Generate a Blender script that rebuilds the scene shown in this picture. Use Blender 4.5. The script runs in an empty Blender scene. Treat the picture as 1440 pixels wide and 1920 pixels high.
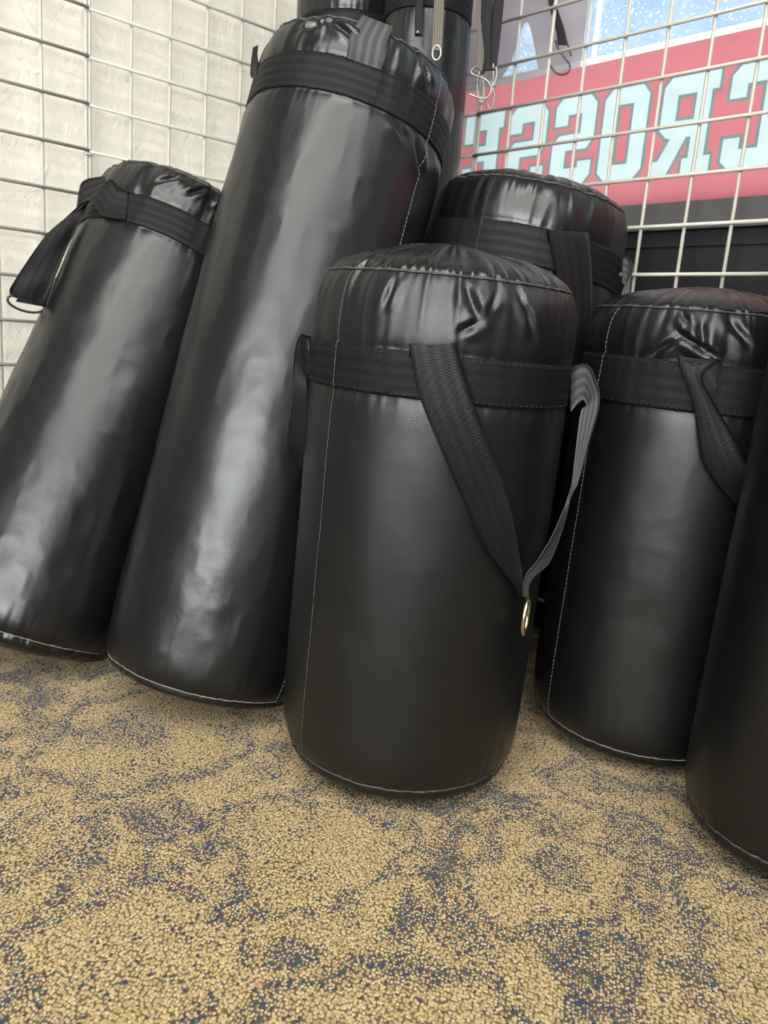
import bpy, bmesh, math, random
import numpy as np
from mathutils import Vector, Matrix, geometry
random.seed(7)
SC = bpy.context.scene
COL = SC.collection
PI = math.pi

# ------------------------------------------------------------------ helpers
def link(name, me, mat=None, parent=None):
    o = bpy.data.objects.new(name, me); COL.objects.link(o)
    if mat is not None and me is not None: me.materials.append(mat)
    if parent is not None: o.parent = parent
    return o
def tag(o, label=None, cat=None, group=None, kind=None):
    if label: o['label'] = label
    if cat: o['category'] = cat
    if group: o['group'] = group
    if kind: o['kind'] = kind
    return o
def empty(name, loc=(0, 0, 0)):
    o = bpy.data.objects.new(name, None); COL.objects.link(o)
    o.location = loc; o.empty_display_size = .05
    return o
def child(name, me, mat, parent):
    """mesh given in world coordinates, parented to an empty placed at parent.location"""
    o = link(name, me, mat, parent)
    o.matrix_parent_inverse = Matrix.Identity(4)
    root = parent
    off = Vector((0, 0, 0))
    while root is not None:
        off += Vector(root.location); root = root.parent
    o.location = -off
    return o
def mesh(name, V, Fc, uv=None, smooth=True):
    me = bpy.data.meshes.new(name)
    me.from_pydata([tuple(map(float, v)) for v in V], [], Fc); me.update()
    if smooth:
        me.polygons.foreach_set('use_smooth', [True]*len(me.polygons))
    if uv is not None:
        l = me.uv_layers.new(name='UVMap')
        idx = np.zeros(len(me.loops), dtype=np.int64); me.loops.foreach_get('vertex_index', idx)
        l.data.foreach_set('uv', np.asarray(uv, dtype=np.float32)[idx].ravel())
    return me
def gridfaces(n, m, wrap=False):
    """n rows, m columns"""
    out = []
    for i in range(n-1):
        for j in range(m if wrap else m-1):
            k = (j+1) % m
            out.append((i*m+j, i*m+k, (i+1)*m+k, (i+1)*m+j))
    return out
def box_mesh(name, o, ax, ay, az, bevel=0):
    """box with corner o and edge vectors"""
    o, ax, ay, az = map(Vector, (o, ax, ay, az))
    bm = bmesh.new()
    vs = [bm.verts.new(o + ax*i + ay*j + az*k) for i in (0, 1) for j in (0, 1) for k in (0, 1)]
    for f in ((0, 1, 3, 2), (4, 6, 7, 5), (0, 4, 5, 1), (2, 3, 7, 6), (0, 2, 6, 4), (1, 5, 7, 3)):
        bm.faces.new([vs[i] for i in f])
    bmesh.ops.recalc_face_normals(bm, faces=bm.faces)
    if bevel: bmesh.ops.bevel(bm, geom=bm.edges[:], offset=bevel, segments=2, affect='EDGES', profile=.6)
    me = bpy.data.meshes.new(name); bm.to_mesh(me); bm.free()
    return me
def catmull(P, n, closed=False):
    P = np.asarray(P, float); N = len(P); out = []
    segs = N if closed else N-1
    for i in range(segs):
        if closed: p = [P[(i+k-1) % N] for k in range(4)]
        else: p = [P[max(i-1, 0)], P[i], P[i+1], P[min(i+2, N-1)]]
        for t in np.linspace(0, 1, n, endpoint=False):
            out.append(.5*((2*p[1]) + (-p[0]+p[2])*t + (2*p[0]-5*p[1]+4*p[2]-p[3])*t*t + (-p[0]+3*p[1]-3*p[2]+p[3])*t**3))
    if not closed: out.append(P[-1])
    return np.array(out)
def tube(P, r, sides=8, closed=False, V=None, Fc=None):
    """append a tube along points P to lists"""
    V = [] if V is None else V; Fc = [] if Fc is None else Fc
    P = np.asarray(P, float); N = len(P); b = len(V)
    up = None
    for i in range(N):
        if closed: d = P[(i+1) % N]-P[(i-1) % N]
        else: d = P[min(i+1, N-1)]-P[max(i-1, 0)]
        d = d/(np.linalg.norm(d)+1e-12)
        if up is None:
            up = np.cross(d, [0, 0, 1.]) if abs(d[2]) < .9 else np.cross(d, [1., 0, 0])
        up = up-d*(up@d); up /= np.linalg.norm(up)+1e-12
        w = np.cross(d, up)
        rr = r[i] if hasattr(r, '__len__') else r
        for k in range(sides):
            a = 2*PI*k/sides
            V.append(P[i]+rr*(math.cos(a)*up+math.sin(a)*w))
    for i in range(N if closed else N-1):
        j = (i+1) % N
        for k in range(sides):
            l = (k+1) % sides
            Fc.append((b+i*sides+k, b+i*sides+l, b+j*sides+l, b+j*sides+k))
    if not closed:
        Fc.append(tuple(b+k for k in range(sides))[::-1])
        Fc.append(tuple(b+(N-1)*sides+k for k in range(sides)))
    return V, Fc

# numpy value noise
def _h(i, j, k):
    n = (i*374761393 + j*668265263 + k*2147483647 + 1013904223) & 0xffffffff
    n = ((n ^ (n >> 13))*1274126177) & 0xffffffff
    n = ((n ^ (n >> 16))*2246822519) & 0xffffffff
    return ((n ^ (n >> 15)) & 0xffffff)/float(0xffffff)
def vnoise(x, y, z):
    x, y, z = np.broadcast_arrays(x, y, z)
    i, j, k = (np.floor(a).astype(np.int64) for a in (x, y, z))
    fx, fy, fz = x-i, y-j, z-k
    fx, fy, fz = (a*a*a*(a*(a*6-15)+10) for a in (fx, fy, fz))
    r = 0
    for a in (0, 1):
        for b in (0, 1):
            for c in (0, 1):
                r = r + (fx if a else 1-fx)*(fy if b else 1-fy)*(fz if c else 1-fz)*_h(i+a, j+b, k+c)
    return r
def ridge(x, y, z): return 1-np.abs(2*vnoise(x, y, z)-1)

# ------------------------------------------------------------------ materials
def new_mat(name):
    m = bpy.data.materials.new(name); m.use_nodes = True
    nt = m.node_tree; b = nt.nodes['Principled BSDF']
    return m, nt, b
def nd(nt, t, **k):
    n = nt.nodes.new(t)
    for a, v in k.items():
        if a in n.inputs: n.inputs[a].default_value = v
        else: setattr(n, a, v)
    return n
def mth(nt, op, a, b=None, c=None, clamp=False):
    n = nt.nodes.new('ShaderNodeMath'); n.operation = op; n.use_clamp = clamp
    for i, v in enumerate((a, b, c)):
        if v is None: continue
        if hasattr(v, 'links'): nt.links.new(v, n.inputs[i])
        else: n.inputs[i].default_value = v
    return n.outputs[0]
def ramp(nt, f, stops, interp='LINEAR'):
    n = nt.nodes.new('ShaderNodeValToRGB'); n.color_ramp.interpolation = interp
    e = n.color_ramp.elements
    while len(e) < len(stops): e.new(.5)
    for i, (p, c) in enumerate(stops):
        e[i].position = p; e[i].color = c if len(c) == 4 else (*c, 1)
    nt.links.new(f, n.inputs[0]); return n.outputs[0]
def mixc(nt, f, a, b):
    n = nt.nodes.new('ShaderNodeMix'); n.data_type = 'RGBA'
    for i, v in ((0, f), (6, a), (7, b)):
        if hasattr(v, 'links'): nt.links.new(v, n.inputs[i])
        else: n.inputs[i].default_value = v if i == 0 else (*v, 1)
    return n.outputs[2]
def plain(name, col, rough=.5, metal=0, spec=.5, bump=None):
    m, nt, b = new_mat(name)
    b.inputs['Base Color'].default_value = (*col, 1); b.inputs['Roughness'].default_value = rough
    b.inputs['Metallic'].default_value = metal; b.inputs['Specular IOR Level'].default_value = spec
    if bump:
        tc = nd(nt, 'ShaderNodeTexCoord')
        n = nd(nt, 'ShaderNodeTexNoise', Scale=bump[0], Detail=3.); nt.links.new(tc.outputs['Object'], n.inputs['Vector'])
        bp = nd(nt, 'ShaderNodeBump', Strength=bump[1], Distance=bump[2]); nt.links.new(n.outputs[0], bp.inputs['Height'])
        nt.links.new(bp.outputs[0], b.inputs['Normal'])
    return m

def vinyl_material(name, rough, twill):
    m, nt, b = new_mat(name)
    b.inputs['Base Color'].default_value = (.0030, .0034, .0037, 1)
    b.inputs['Specular IOR Level'].default_value = .50
    tc = nd(nt, 'ShaderNodeTexCoord')
    n1 = nd(nt, 'ShaderNodeTexNoise', Scale=16., Detail=4., Roughness=.6); nt.links.new(tc.outputs['Object'], n1.inputs['Vector'])
    n2 = nd(nt, 'ShaderNodeTexNoise', Scale=140., Detail=2.); nt.links.new(tc.outputs['Object'], n2.inputs['Vector'])
    # woven scrim showing through: two diagonal sets of ridges in surface metres
    sep = nd(nt, 'ShaderNodeSeparateXYZ'); nt.links.new(tc.outputs['UV'], sep.inputs[0])
    u, v = sep.outputs[0], sep.outputs[1]
    k = 2*PI/.0021
    w1 = mth(nt, 'SINE', mth(nt, 'MULTIPLY', mth(nt, 'ADD', u, mth(nt, 'MULTIPLY', v, .85)), k))
    w2 = mth(nt, 'SINE', mth(nt, 'MULTIPLY', mth(nt, 'SUBTRACT', u, mth(nt, 'MULTIPLY', v, 1.2)), k*1.1))
    w = mth(nt, 'MULTIPLY', mth(nt, 'ADD', w1, mth(nt, 'MULTIPLY', w2, .5)), twill)
    h = mth(nt, 'ADD', mth(nt, 'MULTIPLY', n1.outputs[0], .0010), mth(nt, 'MULTIPLY', n2.outputs[0], .00012))
    h = mth(nt, 'ADD', h, mth(nt, 'MULTIPLY', w, .00003))
    bp = nd(nt, 'ShaderNodeBump', Strength=.75, Distance=1.); nt.links.new(h, bp.inputs['Height'])
    nt.links.new(bp.outputs[0], b.inputs['Normal'])
    r = mth(nt, 'ADD', mth(nt, 'MULTIPLY', n1.outputs[0], .14), rough-.07)
    nt.links.new(r, b.inputs['Roughness'])
    return m

def webbing_material(name, col, rough=.5, along=.0016):
    """u = metres along the tape, v = 0..1 across it"""
    m, nt, b = new_mat(name)
    tc = nd(nt, 'ShaderNodeTexCoord'); sep = nd(nt, 'ShaderNodeSeparateXYZ'); nt.links.new(tc.outputs['UV'], sep.inputs[0])
    u, v = sep.outputs[0], sep.outputs[1]
    rib = mth(nt, 'SINE', mth(nt, 'MULTIPLY', u, 2*PI/along))
    st = mth(nt, 'SINE', mth(nt, 'MULTIPLY', v, 2*PI*4))
    line = mth(nt, 'GREATER_THAN', st, .1)
    colr = mixc(nt, line, col, tuple(c*1.7 for c in col))
    nt.links.new(colr, b.inputs['Base Color'])
    nt.links.new(mth(nt, 'ADD', mth(nt, 'MULTIPLY', line, -.10), rough), b.inputs['Roughness'])
    b.inputs['Specular IOR Level'].default_value = .17
    tw = mth(nt, 'SINE', mth(nt, 'MULTIPLY', mth(nt, 'ADD', u, mth(nt, 'MULTIPLY', v, .02)), 2*PI/.0026))
    h = mth(nt, 'ADD', mth(nt, 'MULTIPLY', rib, .00012), mth(nt, 'MULTIPLY', tw, .00008))
    h = mth(nt, 'ADD', h, mth(nt, 'MULTIPLY', line, .00015))
    bp = nd(nt, 'ShaderNodeBump', Strength=.6, Distance=1.); nt.links.new(h, bp.inputs['Height'])
    nt.links.new(bp.outputs[0], b.inputs['Normal'])
    return m

M = {}
M['vinyl'] = vinyl_material('black_vinyl', .335, 0.4)
M['vinyl_twill'] = vinyl_material('black_vinyl_twill', .36, 1.6)
M['vinyl_cap'] = vinyl_material('black_vinyl_cap', .27, 1.0)
M['web'] = webbing_material('black_webbing', (.0035, .0033, .0036), .60)
M['strap'] = webbing_material('strap_webbing', (.0050, .0046, .0050), .52)
M['strap_grey'] = webbing_material('strap_webbing_back_sheen', (.035, .035, .036), .6)
M['thread'] = plain('grey_thread', (.11, .11, .105), .7)
M['thread_dark'] = plain('dark_thread', (.03, .03, .03), .6)
M['thread_light'] = plain('light_thread', (.13, .125, .12), .7)
M['steel'] = plain('steel', (.26, .26, .25), .35, 1.0)
M['rubber'] = plain('reflection_dark_mat', (.02, .02, .02), .8, 0, .3, (200, .3, .001))
M['dark_wall'] = plain('reflection_dark_wall', (.05, .05, .055), .7)
M['brass'] = plain('worn_brass', (.62, .50, .33), .25, 1.0)
M['dark_steel'] = plain('dark_steel', (.05, .05, .055), .35, .8)
M['wire'] = plain('ivory_enamel', (.36, .335, .295), .38, 0, .5, (60, .1, .001))
M['black_panel'] = plain('black_panel', (.012, .012, .014), .35, 0, .5, (8, .3, .003))
M['frame_grey'] = plain('bronze_frame', (.055, .053, .050), .5)
M['frame_white'] = plain('white_frame', (.75, .76, .78), .4)
M['ceiling'] = plain('ceiling_tile', (.38, .38, .38), .9, 0, .2, (90, .3, .002))
M['wall_paint'] = plain('wall_paint', (.66, .65, .61), .8, 0, .3, (30, .3, .002))
M['ground'] = plain('pavement', (.45, .45, .43), .9, 0, .3, (5, .3, .01))

def plaster():
    m, nt, b = new_mat('skip_trowel_plaster')
    b.inputs['Base Color'].default_value = (.57, .54, .465, 1); b.inputs['Roughness'].default_value = .55
    tc = nd(nt, 'ShaderNodeTexCoord')
    n1 = nd(nt, 'ShaderNodeTexNoise', Scale=22., Detail=5., Roughness=.6, Distortion=1.2); nt.links.new(tc.outputs['Object'], n1.inputs['Vector'])
    vo = nd(nt, 'ShaderNodeTexNoise', Scale=55., Detail=2., Distortion=2.); nt.links.new(tc.outputs['Object'], vo.inputs['Vector'])
    e = ramp(nt, vo.outputs[0], [(.62, (0, 0, 0)), (.66, (1, 1, 1))])
    h = mth(nt, 'ADD', mth(nt, 'MULTIPLY', n1.outputs[0], .006), mth(nt, 'MULTIPLY', e, .0012))
    bp = nd(nt, 'ShaderNodeBump', Strength=.55, Distance=1.); nt.links.new(h, bp.inputs['Height'])
    nt.links.new(bp.outputs[0], b.inputs['Normal'])
    return m
M['plaster'] = plaster()

def translucent(name, col, t=.75, rough=.3):
    m, nt, b = new_mat(name); nt.nodes.remove(b)
    out = nt.nodes['Material Output']
    d = nd(nt, 'ShaderNodeBsdfDiffuse'); d.inputs[0].default_value = (*col, 1)
    tr = nd(nt, 'ShaderNodeBsdfTranslucent'); tr.inputs[0].default_value = (*col, 1)
    mx = nd(nt, 'ShaderNodeMixShader'); mx.inputs[0].default_value = t
    nt.links.new(d.outputs[0], mx.inputs[1]); nt.links.new(tr.outputs[0], mx.inputs[2])
    nt.links.new(mx.outputs[0], out.inputs[0])
    return m
M['banner_red'] = translucent('red_banner_vinyl', (.63, .205, .225))
M['banner_white'] = translucent('white_banner_print', (.62, .70, .685))
M['banner_outline'] = translucent('grey_banner_print', (.22, .28, .27))
M['banner_edge'] = translucent('banner_hem', (1., 1., 1.), .9)
M['poster'] = translucent('mauve_sheet', (.50, .46, .49), .6)

def glass():
    m, nt, b = new_mat('dusty_window_glass'); nt.nodes.remove(b)
    out = nt.nodes['Material Output']
    tr = nd(nt, 'ShaderNodeBsdfTransparent'); tr.inputs[0].default_value = (.90, .95, .96, 1)
    gl = nd(nt, 'ShaderNodeBsdfGlossy'); gl.inputs['Roughness'].default_value = .02
    fr = nd(nt, 'ShaderNodeFresnel', IOR=1.45)
    m1 = nd(nt, 'ShaderNodeMixShader'); nt.links.new(fr.outputs[0], m1.inputs[0])
    nt.links.new(tr.outputs[0], m1.inputs[1]); nt.links.new(gl.outputs[0], m1.inputs[2])
    tl = nd(nt, 'ShaderNodeBsdfTranslucent'); tl.inputs[0].default_value = (.95, .97, 1, 1)
    tc = nd(nt, 'ShaderNodeTexCoord')
    n1 = nd(nt, 'ShaderNodeTexNoise', Scale=190., Detail=2., Roughness=.6); nt.links.new(tc.outputs['Object'], n1.inputs['Vector'])
    n2 = nd(nt, 'ShaderNodeTexNoise', Scale=14., Detail=3.); nt.links.new(tc.outputs['Object'], n2.inputs['Vector'])
    s = ramp(nt, n1.outputs[0], [(.60, (0, 0, 0)), (.70, (1, 1, 1))])
    f = mth(nt, 'ADD', mth(nt, 'MULTIPLY', s, .34), mth(nt, 'MULTIPLY', n2.outputs[0], .14), clamp=True)
    m2 = nd(nt, 'ShaderNodeMixShader'); nt.links.new(f, m2.inputs[0])
    nt.links.new(m1.outputs[0], m2.inputs[1]); nt.links.new(tl.outputs[0], m2.inputs[2])
    nt.links.new(m2.outputs[0], out.inputs[0])
    return m
M['glass'] = glass()
def clear():
    m, nt, b = new_mat('clear_glass'); nt.nodes.remove(b); out = nt.nodes['Material Output']
    tr = nd(nt, 'ShaderNodeBsdfTransparent'); tr.inputs[0].default_value = (.95, .97, .96, 1)
    gl = nd(nt, 'ShaderNodeBsdfGlossy'); gl.inputs['Roughness'].default_value = .01
    fr = nd(nt, 'ShaderNodeFresnel', IOR=1.45); m1 = nd(nt, 'ShaderNodeMixShader'); nt.links.new(fr.outputs[0], m1.inputs[0])
    nt.links.new(tr.outputs[0], m1.inputs[1]); nt.links.new(gl.outputs[0], m1.inputs[2]); nt.links.new(m1.outputs[0], out.inputs[0]); return m
M['clear_glass'] = clear()
M['far_wall'] = plain('far_wall_paint', (.10, .10, .11), .8)

def emit(name, col, s):
    m, nt, b = new_mat(name)
    b.inputs['Base Color'].default_value = (.8, .8, .8, 1)
    b.inputs['Emission Color'].default_value = (*col, 1); b.inputs['Emission Strength'].default_value = s
    return m

def carpet():
    m, nt, b = new_mat('loop_pile_carpet')
    L = nt.links
    tc = nd(nt, 'ShaderNodeTexCoord')
    # wobble so that the tufting rows are not ruler straight
    wn = nd(nt, 'ShaderNodeTexNoise', Scale=7., Detail=2.); L.new(tc.outputs['Object'], wn.inputs['Vector'])
    wsub = nd(nt, 'ShaderNodeVectorMath', operation='SUBTRACT'); L.new(wn.outputs['Color'], wsub.inputs[0]); wsub.inputs[1].default_value = (.5, .5, .5)
    wsc = nd(nt, 'ShaderNodeVectorMath', operation='SCALE'); L.new(wsub.outputs[0], wsc.inputs[0]); wsc.inputs['Scale'].default_value = .010
    wad = nd(nt, 'ShaderNodeVectorMath', operation='ADD'); L.new(tc.outputs['Object'], wad.inputs[0]); L.new(wsc.outputs[0], wad.inputs[1])
    mp = nd(nt, 'ShaderNodeMapping'); mp.inputs['Rotation'].default_value = (0, 0, math.radians(16))
    mp.inputs['Scale'].default_value = (1/.0031, 1/.0036, 1); L.new(wad.outputs[0], mp.inputs['Vector'])
    vo = nd(nt, 'ShaderNodeTexVoronoi', voronoi_dimensions='2D', feature='F1'); vo.inputs['Scale'].default_value = 1.; vo.inputs['Randomness'].default_value = .85
    L.new(mp.outputs[0], vo.inputs['Vector'])
    rs = nd(nt, 'ShaderNodeSeparateColor'); L.new(vo.outputs['Color'], rs.inputs[0])
    # pattern mask evaluated in metres on the floor
    pn = nd(nt, 'ShaderNodeTexNoise', Scale=7.5, Detail=4., Roughness=.6, Distortion=1.8); L.new(tc.outputs['Object'], pn.inputs['Vector'])
    mask = ramp(nt, pn.outputs[0], [(.43, (.03, .03, .03)), (.52, (.38, .38, .38)), (.62, (.80, .80, .80))])
    sx = nd(nt, 'ShaderNodeSeparateXYZ'); L.new(tc.outputs['Object'], sx.inputs[0])
    dn = nd(nt, 'ShaderNodeTexNoise', Scale=11., Detail=3.); L.new(tc.outputs['Object'], dn.inputs['Vector'])
    tot = mask
    clear = None
    for (cx, cy, R, w) in ((-.31, 1.0, .135, .022), (-.33, 1.01, .030, .034), (.215, .765, .085, .017), (.21, .775, .015, .028),
                           (-.20, .60, .10, .02), (-.52, .98, .07, .02), (.42, .66, .10, .02), (.03, .50, .12, .02), (-.05, .78, .11, .018), (.36, 1.0, .06, .02)):
        dx = mth(nt, 'SUBTRACT', sx.outputs[0], cx); dy = mth(nt, 'SUBTRACT', sx.outputs[1], cy)
        d = mth(nt, 'SQRT', mth(nt, 'ADD', mth(nt, 'MULTIPLY', dx, dx), mth(nt, 'MULTIPLY', dy, dy)))
        d = mth(nt, 'ADD', d, mth(nt, 'MULTIPLY', mth(nt, 'SUBTRACT', dn.outputs[0], .5), .19))
        ring = mth(nt, 'SUBTRACT', 1.15, mth(nt, 'DIVIDE', mth(nt, 'ABSOLUTE', mth(nt, 'SUBTRACT', d, R)), w), clamp=True)
        inside = mth(nt, 'MULTIPLY', mth(nt, 'SUBTRACT', R*1.35, d), 60, clamp=True)   # background kept calm inside a medallion
        tot = mth(nt, 'MULTIPLY', tot, mth(nt, 'SUBTRACT', 1, mth(nt, 'MULTIPLY', inside, .75)))
        tot = mth(nt, 'MAXIMUM', tot, mth(nt, 'MULTIPLY', ring, mth(nt, 'ADD', .12, mth(nt, 'MULTIPLY', pn.outputs[0], .75))))
    hv = nd(nt, 'ShaderNodeTexVoronoi', voronoi_dimensions='2D', feature='F1'); hv.inputs['Scale'].default_value = 210.; L.new(wad.outputs[0], hv.inputs['Vector'])
    hs = nd(nt, 'ShaderNodeSeparateColor'); L.new(hv.outputs['Color'], hs.inputs[0])
    fleck = mth(nt, 'LESS_THAN', rs.outputs[0], mth(nt, 'MULTIPLY', tot, .62))
    hues = [(0, (.018, .028, .060)), (.20, (.025, .042, .045)), (.40, (.065, .068, .026)), (.58, (.085, .032, .034)), (.70, (.040, .032, .055)), (.80, (.14, .11, .04)), (.92, (.45, .39, .26))]
    hue = ramp(nt, rs.outputs[1], hues, 'CONSTANT')
    hue2 = ramp(nt, hs.outputs[0], hues[:5], 'CONSTANT')
    tan = ramp(nt, rs.outputs[2], [(0, (.28, .195, .080)), (.5, (.37, .265, .118)), (1, (.48, .365, .185))])
    yarn = mixc(nt, fleck, tan, hue)
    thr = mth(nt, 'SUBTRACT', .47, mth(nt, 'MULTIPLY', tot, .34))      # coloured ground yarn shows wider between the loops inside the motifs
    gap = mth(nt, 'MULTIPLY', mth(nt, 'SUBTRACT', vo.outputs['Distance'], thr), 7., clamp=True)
    gcol = mixc(nt, mth(nt, 'MULTIPLY', tot, 2.2, clamp=True), (.085, .055, .026), hue2)  # brown gaps outside the motifs paint in the shade between loops
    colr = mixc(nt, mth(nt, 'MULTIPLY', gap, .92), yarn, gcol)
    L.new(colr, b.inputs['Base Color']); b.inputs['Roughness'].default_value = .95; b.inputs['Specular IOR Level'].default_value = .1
    b.inputs['Sheen Weight'].default_value = .15
    hh = mth(nt, 'SUBTRACT', 1, mth(nt, 'MULTIPLY', vo.outputs['Distance'], vo.outputs['Distance']))
    fn = nd(nt, 'ShaderNodeTexNoise', Scale=1600., Detail=1.); L.new(tc.outputs['Object'], fn.inputs['Vector'])
    hh = mth(nt, 'ADD', hh, mth(nt, 'MULTIPLY', fn.outputs[0], .25))
    bp = nd(nt, 'ShaderNodeBump', Strength=.8, Distance=.0022); L.new(hh, bp.inputs['Height'])
    L.new(bp.outputs[0], b.inputs['Normal'])
    return m
M['carpet'] = carpet()

# ------------------------------------------------------------------ room frame
S = .0762                       # three inch grid pitch
CAMH = .56
aL, aR = .7611, -.7997
dL = Vector((math.cos(aL), math.sin(aL), 0)); nL = Vector((-dL.y, dL.x, 0))     # along the left wall, out of the room
dR = Vector((math.cos(aR), math.sin(aR), 0)); nR = Vector((-dR.y, dR.x, 0))
oL = Vector((-.6314694, 1.4308074, 0)); oR = Vector((.1782318, 1.6025622, 0))
zL = CAMH+5.817*S; zR = CAMH+6.853*S
UP = Vector((0, 0, 1))
def PL(u, d, z): return oL + dL*u + nL*d + UP*z
def PR(u, d, z): return oR + dR*u + nR*d + UP*z
CEIL = 2.75
WALL_D = .038                   # plaster face behind the left grid
# corner (left wall face, right wall inner face at d=.07)
import itertools
def corner(dl, dr):
    A = np.array([[dL.x, -dR.x], [dL.y, -dR.y]]); b = np.array([(oR+nR*dr-oL-nL*dl).x, (oR+nR*dr-oL-nL*dl).y])
    return np.linalg.solve(A, b)
cu, cv = corner(WALL_D, .07)
LEN = 7.7
NEARY = -3.2                    # wall behind the camera
def structure(o, label): return tag(o, label, None, None, 'structure')
WX0, WX1, WZ1 = -3.3, .4, 2.6     # shop front opening behind the camera
LIGHTE = 9.0
LIGHTE = 12.0
LU = -.35        # the cream plaster ends here, unseen wall beyond it darkened for the bag reflections
WZ0 = .68

# ------------------------------------------------------------------ setting
# floor: one slab under the room
K = PL(cu, WALL_D, 0)
fl = mesh('floor', [K + dL*.4 - dR*.4 + UP*0, K + dL*.4 + dR*(LEN) , K - dL*(LEN) + dR*(LEN), K - dL*(LEN) - dR*.4], [(0, 3, 2, 1)], smooth=False)
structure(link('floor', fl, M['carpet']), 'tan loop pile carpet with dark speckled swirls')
def wall_box(name, o, along, out, z0, z1, mat, label, thick=.1):
    me = box_mesh(name, Vector(o)+UP*z0, along, out*thick, UP*(z1-z0))
    return structure(link(name, me, mat), label)
wall_box('wall_left', PL(LU, WALL_D, 0), dL*(cu-LU+.3), nL, 0, CEIL, M['plaster'], 'cream textured plaster wall behind the wire grid')
wall_box('wall_left', PL(cu-LEN, WALL_D, 0), dL*(LEN-cu+LU), nL, 0, CEIL, M['dark_wall'], 'unseen left wall darkened for the bag reflections')
structure(link('floor', box_mesh('floor', (-1.9, -2.6, 0), (3.6, 0, 0), (0, 2.85, 0), (0, 0, .006), .002), M['rubber']), 'unseen black rubber mat added to darken the bag reflections')  # added dark slab, keeps bright carpet out of the bag reflections
WU0 = cv                         # window starts at the corner
WU1 = 3.1
structure(link('wall_right', box_mesh('wall_right', PR(cv-.1, .075, 0), dR*(WU1-cv+.1), nR*.12, UP*.782), M['black_panel']), 'black panelled wall below the window')
structure(link('wall_right', box_mesh('wall_right', PR(cv-.1, .075, 2.25), dR*(WU1-cv+.1), nR*.12, UP*(CEIL-2.25)), M['wall_paint']), 'wall above the window')
structure(link('wall_right', box_mesh('wall_right', PR(WU1, .075, 0), dR*(LEN-WU1+cv+.1), nR*.12, UP*CEIL), M['wall_paint']), 'wall beyond the window')
def near(name, x0, x1, z0, z1, label):
    return structure(link(name, box_mesh(name, (x0, NEARY-.12, z0), (x1-x0, 0, 0), (0, .12, 0), (0, 0, z1-z0)), M['far_wall']), label)
near('wall_near', -6.2, WX0, 0, CEIL, 'wall behind the camera, left of the shop front')
near('wall_near', WX1, 5.6, 0, CEIL, 'wall behind the camera, right of the shop front')
near('wall_near', WX0, WX1, WZ1, CEIL, 'wall above the shop front')
near('wall_near', WX0, WX1, 0, WZ0, 'low wall under the shop front glass')
w2 = empty('window_2', ((WX0+WX1)/2, NEARY, 1.2)); structure(w2, 'shop front glass behind the camera')
child('pane', box_mesh('pane', (WX0, NEARY-.07, WZ0), (WX1-WX0, 0, 0), (0, .006, 0), (0, 0, WZ1-WZ0)), M['clear_glass'], w2)
for x in (WX0, (WX0+WX1)/2-.02, WX1-.05):
    child('mullion', box_mesh('mullion', (x, NEARY-.08, WZ0), (.05, 0, 0), (0, .07, 0), (0, 0, WZ1-WZ0), .003), M['frame_grey'], w2)
cm = mesh('ceiling', [K + dL*.3 - dR*.3, K + dL*.3 + dR*(LEN), K - dL*(LEN) + dR*(LEN), K - dL*(LEN) - dR*.3], [(0, 1, 2, 3)], smooth=False)
o = structure(link('ceiling', cm, M['ceiling']), 'white tiled ceiling'); o.location.z = CEIL
# window: sill bar, glass, mullions
structure(link('trim_1', box_mesh('trim_1', PR(cv, .062, .782), dR*(WU1-cv), nR*.06, UP*.0455, .002), M['frame_grey']), 'dark grey metal sill under the window')
structure(link('trim_2', box_mesh('trim_2', PR(cv, .070, .755), dR*(WU1-cv), nR*.01, UP*.004, .001), M['dark_steel']), 'thin metal edge along the black panel')
win = empty('window_1', PR((cv+WU1)/2, .1, .83)); structure(win, 'shop window facing the sky')
child('pane', box_mesh('pane', PR(cv, .084, .8275), dR*(WU1-cv), nR*.004, UP*(2.25-.8275)), M['glass'], win)
for u in (.098, 1.35, 2.6):
    child('mullion', box_mesh('mullion', PR(u, .098, 1.083), dR*.0035, nR*.012, UP*(2.25-1.083), .0008), M['frame_white'], win)
child('head_rail', box_mesh('head_rail', PR(cv, .07, 2.22), dR*(WU1-cv), nR*.05, UP*.03, .002), M['frame_grey'], win)

# outside pavement
gm = mesh('pavement', [(-30, -30, -.15), (30, -30, -.15), (30, 30, -.15), (-30, 30, -.15)], [(0, 1, 2, 3)], smooth=False)
structure(link('ground_outside', gm, M['ground']), 'pale pavement outside the window')

# ------------------------------------------------------------------ banner with mirrored lettering (seen from its back)
def miter(poly, d):
    n = len(poly); A = sum(poly[i][0]*poly[(i+1) % n][1]-poly[(i+1) % n][0]*poly[i][1] for i in range(n))
    s = 1 if A > 0 else -1; out = []
    for i in range(n):
        p0, p1, p2 = (Vector(poly[(i+k) % n]) for k in (-1, 0, 1))
        e1 = (p1-p0).normalized(); e2 = (p2-p1).normalized()
        n1 = Vector((e1.y, -e1.x))*s; n2 = Vector((e2.y, -e2.x))*s
        out.append(tuple(p1+(n1+n2)*d/max(.35, 1+n1.dot(n2))))
    return out
SP = [(.013, 1.032), (.075, 1.032), (.090, 1.016), (.090, .957), (.076, .939), (.031, .939), (.031, .907), (.061, .907), (.061, .918), (.090, .918), (.090, .893), (.076, .877), (.014, .877), (0, .893), (0, .951), (.014, .967), (.060, .967), (.060, 1.002), (.030, 1.002), (.030, .984), (.001, .984), (.001, 1.019)]
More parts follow.
